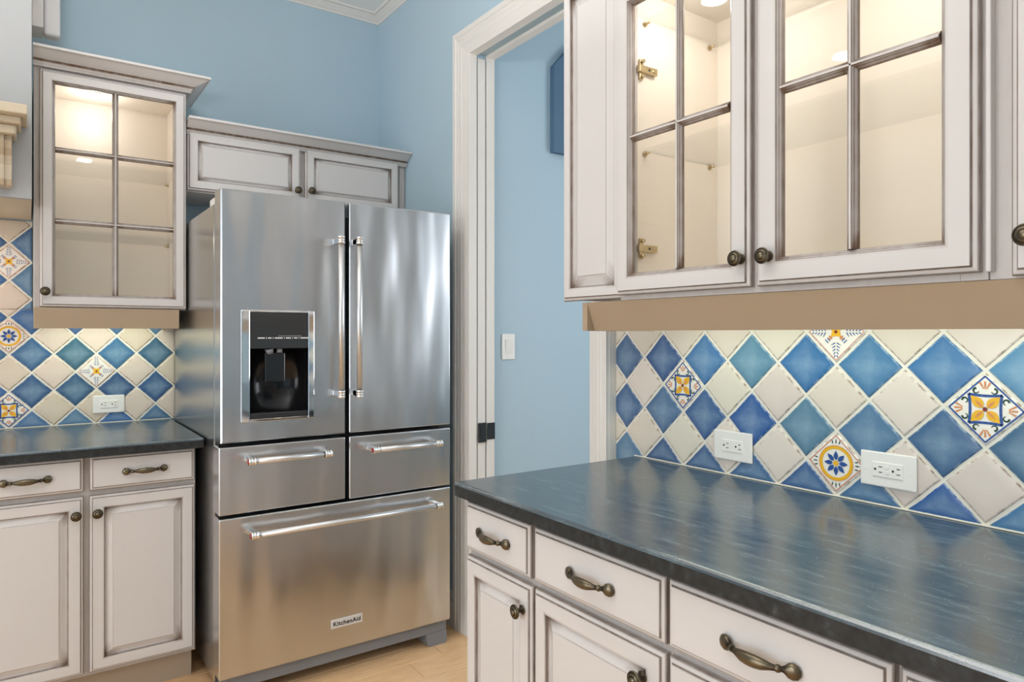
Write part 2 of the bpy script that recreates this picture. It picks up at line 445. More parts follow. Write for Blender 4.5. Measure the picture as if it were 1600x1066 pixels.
for a in ((-3.32, -2.45, -3.12, -3.0, 0, ZC), (.05, 1.7, -3.12, -3.0, 0, ZC), (-2.45, .05, -3.12, -3.0, 0, .1), (-2.45, .05, -3.12, -3.0, 2.54, ZC)): box(bm, *a)
obj('wall_front', bm, 'blue')['kind'] = 'structure'
sbox('ceiling', -3.32, 4.0, -3.12, 3.6, ZC, ZC + .1, 'ceiling')['kind'] = 'structure'
# hall behind the pocket door
sbox('wall_hall_back', XC + .117, 4.0, 2.55, 2.67, 0, ZC, 'blue')['kind'] = 'structure'
bm = NB()
for a in ((3.6, 3.72, -1.2, -.25, 0, ZC), (3.6, 3.72, 1.45, 2.55, 0, ZC), (3.6, 3.72, -.25, 1.45, 0, .9), (3.6, 3.72, -.25, 1.45, 2.5, ZC)): box(bm, *a)
obj('wall_hall_right', bm, 'blue')['kind'] = 'structure'
sbox('wall_hall_front', XB + .117, 3.72, -1.32, -1.2, 0, ZC, 'blue')['kind'] = 'structure'
# unseen windows added for the daylight lamps (frame, mullion, panes)
def window(name, p, axis, half, z0, z1):
    x, y = p; bm = NB()
    def bb(a0, a1, b0, b1, m_=bm, th=.03):
        if axis == 'y': box(m_, x - th, x + th, y + a0, y + a1, b0, b1, .004)
        else: box(m_, x + a0, x + a1, y - th, y + th, b0, b1, .004)
    bb(-half, half, z0, z0 + .06); bb(-half, half, z1 - .06, z1); bb(-half, -half + .06, z0 + .06, z1 - .06); bb(half - .06, half, z0 + .06, z1 - .06)
    o = obj(name, bm, 'trimwhite'); o['kind'] = 'structure'
    bm = NB(); bb(-.025, .025, z0 + .06, z1 - .06, bm); obj('mullion', bm, 'trimwhite', o)
    for a, b in ((-half + .06, -.025), (.025, half - .06)):
        bm = NB(); bb(a, b, z0 + .06, z1 - .06, bm, .003); obj('pane', bm, 'glass', o)
window('window_1', (-1.2, -3.06), 'x', 1.25, .1, 2.54)
window('window_2', (-3.26, .7), 'y', 1.25, .1, 2.54)
window('window_3', (3.66, .6), 'y', .85, .9, 2.5)

# floor with single planks
fl = sbox('floor', -3.32, 4.0, -3.12, 3.6, -.06, -.012, 'toe'); fl['kind'] = 'structure'
pm = {}
y = -3.0; row = 0; PW = .127
while y < 3.47:
    x = -3.2 - random.uniform(0, 1.6); row += 1
    while x < 1.6:
        ln = 1.9; x0, x1 = max(x, -3.2), min(x + ln, XB)
        if x1 - x0 > .05:
            key = round(x1 - x0, 3)
            if key not in pm:
                b_ = NB(); box(b_, 0, x1 - x0 - .002, 0, PW - .002, -.012, 0, .0012, seg=1); pm[key] = mesh(b_, 'wood', name='plank')
            link('plank', pm[key], fl, (x0, y, 0))
        x += ln
    y += PW
for i in range(29):   # hall floor
    pl = bpy.data.meshes
    b_ = NB()
    if i == 0: box(b_, 0, 2.0, 0, PW - .002, -.012, 0, .0012, seg=1); HP = mesh(b_, 'wood', name='plank')
    else: b_.free()
    link('plank', HP, fl, (XB + .01, -1.13 + i * PW, 0))

# crown moulding at the ceiling
cr = [(0, ZC - .045, .0), (.006, ZC - .045, .0), (.010, ZC - .037, .1), (.022, ZC - .026, .03), (.034, ZC - .016, .05), (.036, ZC - .010, .2), (.046, ZC - .008, .0), (.048, ZC, 0), (0, ZC, 0)]
bm = NB(); sweep(bm, [(-3.2, YB), (XC, YB), (XC, -3.0)], cr); obj('trim_1', bm, 'trimwhite')['kind'] = 'structure'
# baseboards
bbp = [(0, 0, 0), (.014, 0, 0), (.014, .105, 0), (.011, .115, .3), (.011, .125, .0), (.006, .140, .2), (.004, .15, 0), (0, .15, 0)]
bm = NB(); sweep(bm, [(XC, YB), (XC, 2.648)], bbp); obj('baseboard_right', bm, 'trimwhite')['kind'] = 'structure'
bm = NB(); sweep(bm, [(XC + .117, 2.55), (3.6, 2.55)], bbp); obj('baseboard_hall', bm, 'trimwhite')['kind'] = 'structure'

# door casing, jambs and the pocket door
def casing_profile(w_, t):   # across the width 0..w: (along, out, glaze)
    return [(0, 0), (0, t * .95), (w_ * .06, t), (w_ * .20, t), (w_ * .24, t * .82), (w_ * .30, t * .80), (w_ * .36, t * .92), (w_ * .44, t * .80), (w_ * .50, t * .78), (w_ * .58, t * .88), (w_ * .66, t * .72), (w_ * .74, t * .66), (w_ * .80, t * .70), (w_ * .94, t * .58), (w_, t * .5), (w_, 0)]
CW = .112
dr = NB()
prof = casing_profile(CW, .022); L = glz(dr)
path = [(2.530, 0.0), (2.530, 2.50), (1.738, 2.50), (1.738, 0.0)]   # (y, z) inner line; casing grows outward
outs = [(1, 0), (1, 1), (-1, 1), (-1, 0)]
RR = []
for (py, pz), (oy, oz) in zip(path, outs):
    r = []
    for a, t in prof:
        ww = CW - a
        k = 1.0 if oy > 0 else .74
        v = dr.verts.new((XC - t, py + oy * ww * k, max(0, pz + oz * ww))); v[L] = .0; r.append(v)
    RR.append(r)
for A_, B_ in zip(RR, RR[1:]):
    for k in range(len(prof)): dr.faces.new([A_[k], A_[(k + 1) % len(prof)], B_[(k + 1) % len(prof)], B_[k]])
dr.faces.new(RR[0]); dr.faces.new(RR[-1])
d1 = obj('door_1', dr, 'trimwhite'); d1['kind'] = 'structure'
d1['label'] = 'white fluted casing around the pocket doorway'
bm = NB()
box(bm, XC - .012, XC + .028, 2.518, 2.535, 0, 2.51, .002)      # split jamb, kitchen side
box(bm, XC + .080, XC + .119, 2.518, 2.545, 0, 2.51, .002)      # split jamb, hall side
box(bm, XC - .012, XC + .030, 1.738, 2.518, 2.498, 2.515, .002)
box(bm, XC + .080, XC + .119, 1.738, 2.518, 2.498, 2.515, .002)
box(bm, XC - .012, XC + .119, 1.731, 1.746, 0, 2.51, .002)
box(bm, XC - .008, XB, 1.6540, 1.6615, 0, 2.58, .001)
obj('jamb', bm, 'trimwhite', d1)
pd = sbox('pocket_door', XC + .0345, XC + .0735, 2.522, 2.527, .01, 2.49, 'trimwhite', d1, .002)
bm = NB(); box(bm, XC + .034, XC + .072, 2.510, 2.5215, .83, .915, .003); box(bm, XC + .045, XC + .060, 2.507, 2.511, .85, .895, .002)
obj('latch', bm, 'panelblack', pd, label='black edge latch of the pocket door')
bm = NB(); box(bm, XC + .079, XC + .119, 2.5140, 2.5180, .84, .912, .0015); obj('strike_plate', bm, 'panelblack', d1, label='black strike plate')

# light switch on the hall wall
sw = thing('light_switch', 'white rocker light switch on the blue hall wall seen through the doorway', 'switch', (1.7645, 2.55, 1.185))
sbox('switch_plate', 1.7295, 1.7995, 2.543, 2.55, 1.185, 1.2995, 'whiteplastic', sw, .002)
bm = NB(); v = [(1.748, 2.5425, 1.208), (1.781, 2.5425, 1.208), (1.781, 2.5385, 1.274), (1.748, 2.5385, 1.274)]
a = [bm.verts.new(q) for q in v]; b = [bm.verts.new((q[0], 2.5432, q[2])) for q in v]
bm.faces.new(a); bm.faces.new(b)
for i in range(4): bm.faces.new([a[i], a[(i + 1) % 4], b[(i + 1) % 4], b[i]])
obj('rocker', bm, 'whiteplastic', sw)
for z in (1.196, 1.2885):
    bm = NB(); cyl(bm, (1.7645, 2.5435, z), (1.7645, 2.542, z), .003, 10); obj('screw', bm, 'whiteplastic', sw)
# raised slate blue stand-in for an unidentified darker shape on the hall wall
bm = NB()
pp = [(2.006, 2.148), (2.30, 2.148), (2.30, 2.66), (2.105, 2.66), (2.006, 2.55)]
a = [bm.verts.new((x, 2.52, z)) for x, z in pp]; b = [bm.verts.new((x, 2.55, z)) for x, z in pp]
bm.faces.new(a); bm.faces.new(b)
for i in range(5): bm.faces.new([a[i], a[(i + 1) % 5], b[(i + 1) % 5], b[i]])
tag(obj('wall_shape', bm, 'hall_shape'), 'slate blue shape with a clipped corner high on the hall wall', 'panel')

# ================================================================== backsplashes
HP_A, HP_B = .0763, .0781
def clip(poly, inside, inter):
    out = []
    for i in range(len(poly)):
        p, q = poly[i], poly[(i + 1) % len(poly)]
        if inside(p):
            out.append(p)
            if not inside(q): out.append(inter(p, q))
        elif inside(q): out.append(inter(p, q))
    return out
def clip_rect(poly, u0, u1, w0, w1):
    for ax, val, sg in ((0, u0, 1), (0, u1, -1), (1, w0, 1), (1, w1, -1)):
        if not poly: break
        poly = clip(poly, lambda p: (p[ax] - val) * sg >= 0, lambda p, q: tuple(p[k] + (q[k] - p[k]) * ((val - p[ax]) / (q[ax] - p[ax])) for k in (0, 1)))
    return poly
def tile_mesh(poly, fr, cu, cw, thick, jitter):
    """poly in wall coords (u,w)"""
    pts = []
    n = len(poly)
    for i in range(n):
        p, q = Vector(poly[i]), Vector(poly[(i + 1) % n]); ln = (q - p).length
        k = 4 if ln > .05 else (2 if ln > .02 else 1)
        nrm = Vector((q.y - p.y, p.x - q.x)).normalized() if ln > 0 else Vector((0, 0))
        for j in range(k): pts.append(p.lerp(q, j / k) - nrm * (random.uniform(0, jitter) if j else jitter * .6))
    cen = sum(pts, Vector((0, 0))) / len(pts)
    bm = NB(); L = glz(bm); RR = []
    for sc, d, g in ((1.0, thick, .6), (1.0, .0022, 1.0), (.965, .0004, .8), (.91, 0.0, .0)):
        r = []
        for p in pts:
            pp = cen + (p - cen) * sc; v = bm.verts.new(fr.m(pp.x, d, pp.y)); v[L] = g; r.append(v)
        RR.append(r)
    m_ = len(pts)
    for A_, B_ in zip(RR, RR[1:]):
        for k in range(m_): bm.faces.new([A_[k], A_[(k + 1) % m_], B_[(k + 1) % m_], B_[k]]).smooth = True
    M_ = bm.verts.layers.float['mid']; r = []
    for p in pts[::2]:
        pp = cen + (p - cen) * .5; v = bm.verts.new(fr.m(pp.x, 0, pp.y)); v[M_] = .62; r.append(v)
    q = len(r); top = RR[-1]
    for k in range(q):
        bm.faces.new([top[2 * k]] + [top[i % m_] for i in ((2 * k + 1, 2 * k + 2) if 2 * k + 2 <= m_ or m_ % 2 == 0 else (0,))] + [r[(k + 1) % q], r[k]]).smooth = True
    c = bm.verts.new(fr.m(cen.x, 0, cen.y)); c[M_] = 1.0
    for k in range(q): bm.faces.new([r[k], r[(k + 1) % q], c]).smooth = True
    return bm
# painted motifs, in units of the half diagonal
def motif(kind, fr, cu, cw, R, rect):
    bm = NB(); mats = ['d_white', 'd_blue', 'd_yellow', 'd_orange', 'd_green', 'd_red', 'd_terra']
    def poly(pts, mi, lift):
        pl = [(cu + a * R, cw + b * R) for a, b in pts]; pl = clip_rect(pl, *rect)
        if len(pl) < 3: return
        a = [bm.verts.new(fr.m(p[0], -lift, p[1])) for p in pl]
        bm.faces.new(a).material_index = mi
    def stroke(pts, w0, mi, lift, w1=None):
        n = len(pts)
        for i in range(n - 1):
            p, q = Vector(pts[i]), Vector(pts[i + 1]); d = (q - p).normalized(); nn = Vector((-d.y, d.x))
            a_ = w0 + ((w1 if w1 is not None else w0) - w0) * i / (n - 1); b_ = w0 + ((w1 if w1 is not None else w0) - w0) * (i + 1) / (n - 1)
            poly([tuple(p - nn * a_ - d * .004), tuple(q - nn * b_ + d * .004), tuple(q + nn * b_ + d * .004), tuple(p + nn * a_ - d * .004)], mi, lift)
    def petal(a0, r0, r1, wd, mi, lift):
        d = Vector((math.cos(a0), math.sin(a0))); nn = Vector((-d.y, d.x)); pts = []
        for k in range(7):
            t = k / 6; pts.append(d * (r0 + (r1 - r0) * t) + nn * wd * math.sin(PI * t ** .8))
        for k in range(1, 6):
            t = 1 - k / 6; pts.append(d * (r0 + (r1 - r0) * t) - nn * wd * math.sin(PI * t ** .8))
        poly([tuple(p) for p in pts], mi, lift)
    def ring(r0, r1, mi, lift, n=28, cx=0, cy=0):
        for k in range(n):
            a, b = 2 * PI * k / n, 2 * PI * (k + 1) / n
            poly([(cx + r0 * math.cos(a), cy + r0 * math.sin(a)), (cx + r1 * math.cos(a), cy + r1 * math.sin(a)), (cx + r1 * math.cos(b), cy + r1 * math.sin(b)), (cx + r0 * math.cos(b), cy + r0 * math.sin(b))], mi, lift)
    def disc(r, mi, lift, cx=0, cy=0, n=14): poly([(cx + r * math.cos(2 * PI * k / n), cy + r * math.sin(2 * PI * k / n)) for k in range(n)], mi, lift)
    l1, l2, l3 = .0006, .0010, .0014
    if kind == 'yellow':
        for i in range(4):
            a, b = [(.90, 0), (0, .90), (-.90, 0), (0, -.90)][i], [(0, .90), (-.90, 0), (0, -.90), (.90, 0)][i]; stroke([a, b], .022, 1, l1)
        S = .40; cs = [(-S, -S), (S, -S), (S, S), (-S, S)]
        for i in range(4):
            p, q = Vector(cs[i]), Vector(cs[(i + 1) % 4]); mid = (p + q) / 2 * .84
            pts = [tuple((1 - t) ** 2 * p + 2 * t * (1 - t) * mid + t * t * q) for t in [k / 6 for k in range(7)]]; stroke(pts, .035, 1, l1)
        for i in range(4): petal(PI / 4 + i * PI / 2, .06, .50, .13, 2, l2)
        for i in range(4): petal(PI / 4 + i * PI / 2, .08, .34, .035, 3, l3)
        disc(.06, 5, .0017)
        for i in range(4):
            th = i * PI / 2; c_, s_ = math.cos(th), math.sin(th); rt = lambda a, b: (a * c_ - b * s_, a * s_ + b * c_)
            for k in (-.35, 0, .35):
                stroke([rt(.56, k * .1), rt(.66, k * .25), rt(.76 - abs(k) * .1, k * .35)], .014, 3, l1, .028)
            for sg in (-1, 1):
                pts = [rt(.50 + .07 * math.cos(t), sg * (.22 + .07 * math.sin(t))) for t in [k * .55 for k in range(9)]]; stroke(pts, .030, 4, l1, .010)
    elif kind == 'blueflower':
        for i in range(4):
            a, b = [(.90, 0), (0, .90), (-.90, 0), (0, -.90)][i], [(0, .90), (-.90, 0), (0, -.90), (.90, 0)][i]; stroke([a, b], .014, 6, l1)
        ring(.46, .56, 2, l1); ring(.555, .575, 3, l2)
        for i in range(8): petal(i * PI / 4 + PI / 8 * 0, .10, .40, .075, 1, l2)
        disc(.085, 2, l3)
        for i in range(4):
            for k in (-.32, 0, .32): petal(i * PI / 2 + k * .55, .62, .80 - abs(k) * .1, .022, 4, l1)
    else:
        for i in range(4):
            a, b = [(.92, 0), (0, .92), (-.92, 0), (0, -.92)][i], [(0, .92), (-.92, 0), (0, -.92), (.92, 0)][i]; stroke([a, b], .010, 6, l1)
        for i in range(8):
            th = i * PI / 4
            if i % 2 == 0:
                for k in range(5):
                    r = .36 + k * .10; c_, s_ = math.cos(th), math.sin(th)
                    for sg in (-1, 1):
                        p = (r * c_ - sg * .03 * s_, r * s_ + sg * .03 * c_); wd = .16 - k * .025
                        q = ((r + .07) * c_ - sg * wd * s_, (r + .07) * s_ + sg * wd * c_); stroke([p, q], .020, 1, l1, .008)
            else:
                for k in range(3):
                    r = .26 + k * .09; c_, s_ = math.cos(th), math.sin(th)
                    stroke([(r * c_ - .07 * s_, r * s_ + .07 * c_), (r * c_ + .07 * s_, r * s_ - .07 * c_)], .016, 1, l1)
                petal(th, .20, .34, .06, 3, l2)
        for i in range(4): petal(PI / 4 + i * PI / 2, .02, .22, .085, 2, l2)
        disc(.05, 5, l3)
    return mesh_obj(bm, mats)
def mesh_obj(bm, mats):
    return bm, mats
def backsplash(fr, label, cat, u_of, hp, z0c, hz, ks, js, rect, holes, blues, whites, decos, slabs, tint, low=False):
    bm = NB()
    for s_ in slabs: fbox(bm, fr, *s_)
    root = obj('tile_backsplash', bm, 'grout'); tag(root, label, cat)
    g = .0045
    for k in ks:
        for j in js:
            if (k + j) % 2 == 0: continue
            cu = u_of(k); cw = z0c + hz * j
            blue = (k % 2 == 0)
            if True:
                for rc in rect:
                    if low and k <= 0: rc = (rc[0], rc[1], .80, rc[3])
                    a = hp - g; b = hz - g
                    poly = clip_rect([(cu - a, cw), (cu, cw - b), (cu + a, cw), (cu, cw + b)], *rc)
                    if len(poly) < 3: continue
                    ar = abs(sum(poly[i][0] * poly[(i + 1) % len(poly)][1] - poly[(i + 1) % len(poly)][0] * poly[i][1] for i in range(len(poly)))) / 2
                    if ar < 2e-4: continue
                    dk = decos.get((k, j))
                    tm = tile_mesh(poly, fr, cu, cw, .0062, .0012 if not dk else .0003)
                    t = obj('tile', tm, 'white_tile' if (not blue or dk) else 'blue_tile', root)
                    if dk:
                        t.color = srgb(236, 232, 224)
                        mb, mats = motif(dk, fr, cu, cw, hp - g, rc)
                        if len(mb.verts): obj('painted_motif', mb, mats, t)
                        t['label'] = {'yellow': 'white tile with a yellow four petal flower in a blue frame', 'blueflower': 'white tile with a blue flower in a yellow ring', 'feather': 'white tile with blue feathered strokes around a small yellow flower'}[dk]
                    elif blue: 
                        bc = blues.get((k, j), random.choice(tint[0])); av = sum(bc) / 3
                        t.color = srgb(*[.80 * q + .20 * av + 6 for q in bc])
                    else: t.color = srgb(*[q - 12 for q in whites.get((k, j), random.choice(tint[1]))])
    bm = NB(); a = slabs[0]; fbox(bm, fr, max(a[0], -1.565), a[1] if fr.k == 'B' else a[1] - .015, -.0045 if fr.k == 'B' else -.003, .0025, .9142, .9172, .0008); obj('caulk_bead', bm, 'grout', root)
    return root
BL = [(38, 78, 140), (44, 86, 148), (52, 96, 150), (34, 88, 160), (60, 106, 150), (46, 92, 142)]
WH = [(228, 218, 204), (232, 222, 212), (226, 216, 200), (224, 212, 204), (230, 224, 208)]
frB = Fr('B', 1.5725)
uB = lambda k: -(1.6043 - HP_B * k)
blB = {(0, 1): (58, 92, 138), (2, 1): (42, 78, 140), (4, 1): (46, 108, 172), (6, 1): (72, 128, 160), (8, 1): (32, 102, 168), (10, 1): (50, 114, 168), (12, 1): (44, 108, 172), (14, 1): (74, 134, 180),
       (0, -1): (54, 90, 142), (2, -1): (64, 102, 148), (4, -1): (42, 84, 146), (6, -1): (24, 78, 158), (8, -1): (70, 118, 150), (10, -1): (64, 110, 154), (12, -1): (50, 92, 142), (14, -1): (56, 98, 138),
       (0, -3): (72, 116, 156), (2, -3): (40, 76, 132), (4, -3): (44, 84, 140), (6, -3): (46, 90, 146), (8, -3): (34, 80, 146), (10, -3): (48, 98, 150), (12, -3): (24, 78, 158), (14, -3): (48, 108, 164)}
backsplash(frB, 'diagonal blue and cream tile backsplash behind the long right-hand counter', 'backsplash', uB, HP_B, 1.149, .0781, range(-1, 24), range(-5, 5),
           [(-1.653, 0.25, .9165, 1.384)], [], blB, {}, {(3, 0): 'yellow', (9, 2): 'feather', (9, -2): 'blueflower', (13, 0): 'yellow', (17, 2): 'blueflower'},
           [(-1.6535, .25, .003, .0085, .9145, 1.384), (-1.6535, -1.5265, .003, .0085, .80, .9145)], (BL, WH), low=True)
frA = Fr('A', 3.4625)
uA = lambda k: .0120 + HP_A * k
blA = {(2, 1): (36, 92, 120), (4, 1): (38, 100, 150), (6, 1): (36, 86, 120), (0, 1): (34, 84, 140), (0, -1): (30, 74, 130), (2, -1): (30, 76, 122), (4, -1): (28, 68, 124), (6, -1): (26, 72, 132)}
backsplash(frA, 'diagonal blue and cream tile backsplash behind the short left-hand counter', 'backsplash', uA, HP_A, 1.139, .0757, range(-13, 9), range(-5, 10),
           [(-.9, .0, .9165, 1.75), (.0, .549, .9165, 1.395)] if False else [(-.9, .549, .9165, 1.398), (-.9, .014, 1.398, 1.762)], [], blA, {},
           {(3, 0): 'feather', (-1, 2): 'blueflower', (-1, -2): 'yellow', (-1, 6): 'feather', (-7, 2): 'yellow', (-5, -2): 'blueflower'},
           [(-.9, .549, .003, .0085, .9145, 1.398), (-.9, .014, .003, .0085, 1.398, 1.762)], (BL, [(222, 208, 190), (226, 210, 196), (218, 204, 184)]))

# outlets
def outlet(fr, u0, u1, w0, w1, label, gfci=False):
    c = fr.m((u0 + u1) / 2, 0, w0); t = thing('wall_outlet', label, 'outlet', c, 'wall outlets')
    bm = NB(); fbox(bm, fr, u0, u1, -.006, 0, w0, w1, .003); obj('cover_plate', bm, 'whiteplastic', t)
    cu, cw = (u0 + u1) / 2, (w0 + w1) / 2; hw, hh = .0335, .0165
    bm = NB(); fbox(bm, fr, cu - hw, cu + hw, -.0078, -.005, cw - hh, cw + hh, .0012); rc = obj('receptacle', bm, 'whiteplastic', t)
    for s_ in (-1, 1):
        x = cu + s_ * .0195
        bm = NB()
        for dw in (-.0060, .0060): fbox(bm, fr, x + .0010, x + .0085, -.0082, -.0078, cw + dw - .0009, cw + dw + .0009)
        P = fr.m(x - .0070, -.0082, cw); Q = fr.m(x - .0070, -.0078, cw); cyl(bm, P, Q, .0026, 12)
        obj('slot', bm, 'slot', rc)
        bm = NB(); x = cu + s_ * (u1 - u0) * .41
        cyl(bm, fr.m(x, -.0068, cw), fr.m(x, -.0058, cw), .003, 12); obj('screw', bm, 'whiteplastic', t)
    if gfci:
        for dw in (-.0055, .0055):
            bm = NB(); fbox(bm, fr, cu - .004, cu + .004, -.0088, -.0078, cw + dw - .004, cw + dw + .004, .0006); obj('button', bm, 'whiteplastic', rc)
    return t
frO = Fr('B', 1.5722)
outlet(frO, -1.2537, -1.1299, .955, 1.035, 'white horizontal wall outlet on the right backsplash, near its door end')
outlet(frO, -.8396, -.7168, .957, 1.035, 'white horizontal wall outlet with test buttons, beside the blue flower tile', True)
outlet(Fr('A', 3.4622), .2275, .3467, .957, 1.033, 'white horizontal wall outlet on the left backsplash beside the refrigerator')

# ================================================================== countertops
def counter(name, label, x0, x1, y0, y1, mat):
    bm = NB(); box(bm, x0, x1, y0, y1, .878, .914)
    top = [e for e in bm.edges if all(v.co.z > .91 for v in e.verts)]; bmesh.ops.bevel(bm, geom=top, offset=.008, segments=3, affect='EDGES', profile=.6)
    ed = [e for e in bm.edges if abs(e.verts[0].co.z - e.verts[1].co.z) > .02]; bmesh.ops.bevel(bm, geom=ed, offset=.006, segments=2, affect='EDGES')
    for f in bm.faces: f.material_index = 0 if f.calc_center_median().z > .9055 else 1
    return tag(obj(name, bm, [mat, 'stone_edge']), label, 'countertop')
counter('countertop', 'long dark soapstone countertop in front of the right-hand tiles', .911, 1.5718, -.65, 1.565, 'stone_y')
counter('countertop', 'short dark soapstone countertop left of the refrigerator', -.19, .5345, 2.752, 3.4618, 'stone_x')

# ================================================================== base cabinets
def base_unit(fr, label, u0, u1, depth, drawers, doors, kz=.115, gloc=None):
    """u0,u1 carcass; drawers/doors: (u0,u1,knob u)"""
    t = thing('base_cabinet', label, 'cabinet', fr.m((u0 + u1) / 2, depth / 2, 0))
    bm = NB()
    fbox(bm, fr, u0, u0 + .018, .04, depth, kz, .8775); fbox(bm, fr, u1 - .018, u1, .04, depth, kz, .8775)
    fbox(bm, fr, u0 + .018, u1 - .018, .04, depth - .01, kz, kz + .018); fbox(bm, fr, u0 + .018, u1 - .018, depth - .01, depth, kz, .8775)
    fbox(bm, fr, u0 + .018, u1 - .018, .04, depth - .01, .86, .8775)
    obj('carcass', bm, 'paint', t)
    bm = NB()
    fbox(bm, fr, u0, u1, .0205, .04, .84, .8775, .001, .35); fbox(bm, fr, u0, u1, .0205, .04, .718, .762, .001, .35); fbox(bm, fr, u0, u1, .0205, .04, kz, .15, .001, .3)
    us = sorted({u0, u1} | {(a[1] + b[0]) / 2 for a, b in zip(doors, doors[1:])})
    for u in us:
        a, b = max(u0, u - .02), min(u1, u + .02); fbox(bm, fr, a, b, .0203, .0402, kz, .8775, .001, .35)
    obj('face_frame', bm, 'paint', t)
    bm = NB(); fbox(bm, fr, u0 + .002, u1 - .004, .075, .093, 0, kz); obj('toe_kick', bm, 'toe', t)
    for a, b, ku, z0, z1 in drawers:
        d = drawer_front(t, fr, a, b, z0, z1)
        if ku is not None: pull(d, fr, ku, (z0 + z1) / 2 - .002)
    for a, b, ku, z0, z1 in doors:
        d = panel_door(t, fr, a, b, z0, z1)
        if ku is not None: knob(d, fr, ku, z1 - .060)
    return t
fb = Fr('B', .930)
base_unit(fb, 'narrow cream base cabinet at the door end of the right-hand counter', -1.5445, -1.2535, .64, [(-1.5385, -1.2609, -1.4045, .7425, .8650)], [(-1.5385, -1.2535, -1.2850, .127, .7265)])
base_unit(fb, 'cream base cabinet second from the doorway under the right-hand counter', -1.2530, -.8505, .64, [(-1.2464, -.8550, -1.0510, .7425, .8650)], [(-1.2464, -.8550, -.9065, .127, .7265)])
base_unit(fb, 'cream base cabinet with the widest visible drawer, third from the doorway', -.8500, -.4525, .64, [(-.8475, -.4570, -.6560, .7425, .8650)], [(-.8475, -.4570, -.5080, .127, .7265)])
base_unit(fb, 'cream base cabinet at the bottom right corner of the photo, barely in view', -.4520, .0500, .64, [(-.4480, .0450, -.2, .7425, .8650)], [(-.4480, .0450, -.4, .127, .7265)])
base_unit(fb, 'cream base cabinet at the near end of the right-hand counter', .0505, .6400, .64, [(.0545, .6350, .34, .7425, .8650)], [(.0545, .6350, .1, .127, .7265)])
fa = Fr('A', 2.785)
base_unit(fa, 'cream two-door base cabinet with two drawers left of the refrigerator', -.185, .5135, .675, [(-.170, .1566, -.0065, .757, .8735), (.1735, .5090, .3440, .757, .8735)],
          [(-.170, .1566, .1330, .127, .7395), (.1725, .5100, .1960, .127, .7395)])

# ================================================================== upper cabinets
def carcass(name, fr, u0, u1, depth, w0, w1, t, fdepth=.0205, mat='interior', left_fin=True):
    bm = NB(); th = .016; f1 = fdepth + .019
    fbox(bm, fr, u0, u0 + th, f1, depth, w0, w1); fbox(bm, fr, u1 - th, u1, f1, depth, w0, w1)
    fbox(bm, fr, u0 + th, u1 - th, f1, depth - .006, w0, w0 + th); fbox(bm, fr, u0 + th, u1 - th, f1, depth - .006, w1 - th, w1)
    fbox(bm, fr, u0 + th, u1 - th, depth - .006, depth, w0, w1)
    obj(name, bm, mat, t)
    bm = NB()   # painted outer skins
    fbox(bm, fr, u0 - .003, u0, f1, depth, w0, w1); fbox(bm, fr, u1, u1 + .003, f1, depth, w0, w1); fbox(bm, fr, u0 - .003, u1 + .003, f1, depth, w0 - .004, w0)
    obj('side_panel', bm, 'paint', t)
def ff(fr, t, u0, u1, w0, w1, st, mids=(), sr=.035):
    bm = NB(); a, b = .0203, .0395
    fbox(bm, fr, u0, u0 + st, a, b, w0, w1, .001, .3); fbox(bm, fr, u1 - st, u1, a, b, w0, w1, .001, .3)
    fbox(bm, fr, u0 + st, u1 - st, a, b, w0, w0 + sr, .001, .3); fbox(bm, fr, u0 + st, u1 - st, a, b, w1 - sr, w1, .001, .3)
    for m_ in mids: fbox(bm, fr, m_ - .014, m_ + .014, a, b, w0 + sr, w1 - sr, .001, .3)
    obj('face_frame', bm, 'paint', t)
def point(loc, p, col, r=.02):
    d = bpy.data.lights.new('cabinet_lamp', 'POINT'); d.energy = p; d.color = col; d.shadow_soft_size = r
    o = bpy.data.objects.new('cabinet_lamp', d); C.objects.link(o); o.location = loc
def puck(parent, x, y, z, pw=1.7):
    bm = NB(); lathe(bm, [(0, 0, 0), (.022, 0, 0), (.022, .004, 0), (.018, .005, 0), (.017, .004, 0), (0, .004, 0)], 20, Matrix.Translation((x, y, z)) @ Matrix.Rotation(PI / 2, 4, 'X'))
    for f in bm.faces: f.material_index = 1 if (f.calc_center_median().xy - Vector((x, y))).length < .014 and f.calc_center_median().z < z - .002 else 0
    obj('puck_light', bm, ['whiteplastic', 'puck'], parent, True)
    point((x, y, z - .08), pw, (1.0, .96, .91))
CR = lambda z: [(0, z - .060, .3), (.005, z - .060, .3), (.006, z - .052, .4), (.010, z - .047, .1), (.013, z - .042, .9), (.016, z - .039, 1.0), (.018, z - .037, .9), (.020, z - .034, .1), (.034, z - .027, .04), (.054, z - .016, .04), (.062, z - .012, .2), (.064, z - .0105, .5), (.066, z - .010, .1), (.070, z - .009, 0), (.070, z, 0), (0, z, 0)]

# right upper cabinet
fu = Fr('B', 1.215); ZU0, ZU1 = 1.3975, 2.168
t = thing('upper_cabinet', 'large cream glass-door wall cabinet above the right-hand counter', 'cabinet', (1.40, .87, 1.385))
carcass('carcass', fu, -1.256, -.4525, .356, ZU0 - .006, ZU1 + .01, t)
ff(fu, t, -1.280, -.4585, ZU0 - .012, ZU1 + .02, .040, [-.876])
bm = NB(); fbox(bm, fu, -.458, -.4505, .008, .0395, ZU0 - .0, ZU1, .002); fbox(bm, fu, -.4585, -.4230, .026, .0395, ZU0 - .012, ZU1, .001, .2); obj('filler_strip', bm, 'paint', t)
da = glass_door(t, fu, -1.2818, -.8839, ZU0, ZU1, [-1.0790], [1.7860], .0435)
knob(da, fu, -.9030, 1.456)
db = glass_door(t, fu, -.8700, -.4661, ZU0, ZU1, [-.6710], [1.7875], .0465)
knob(db, fu, -.8380, 1.456)
fw = Fr('B', 1.2275)
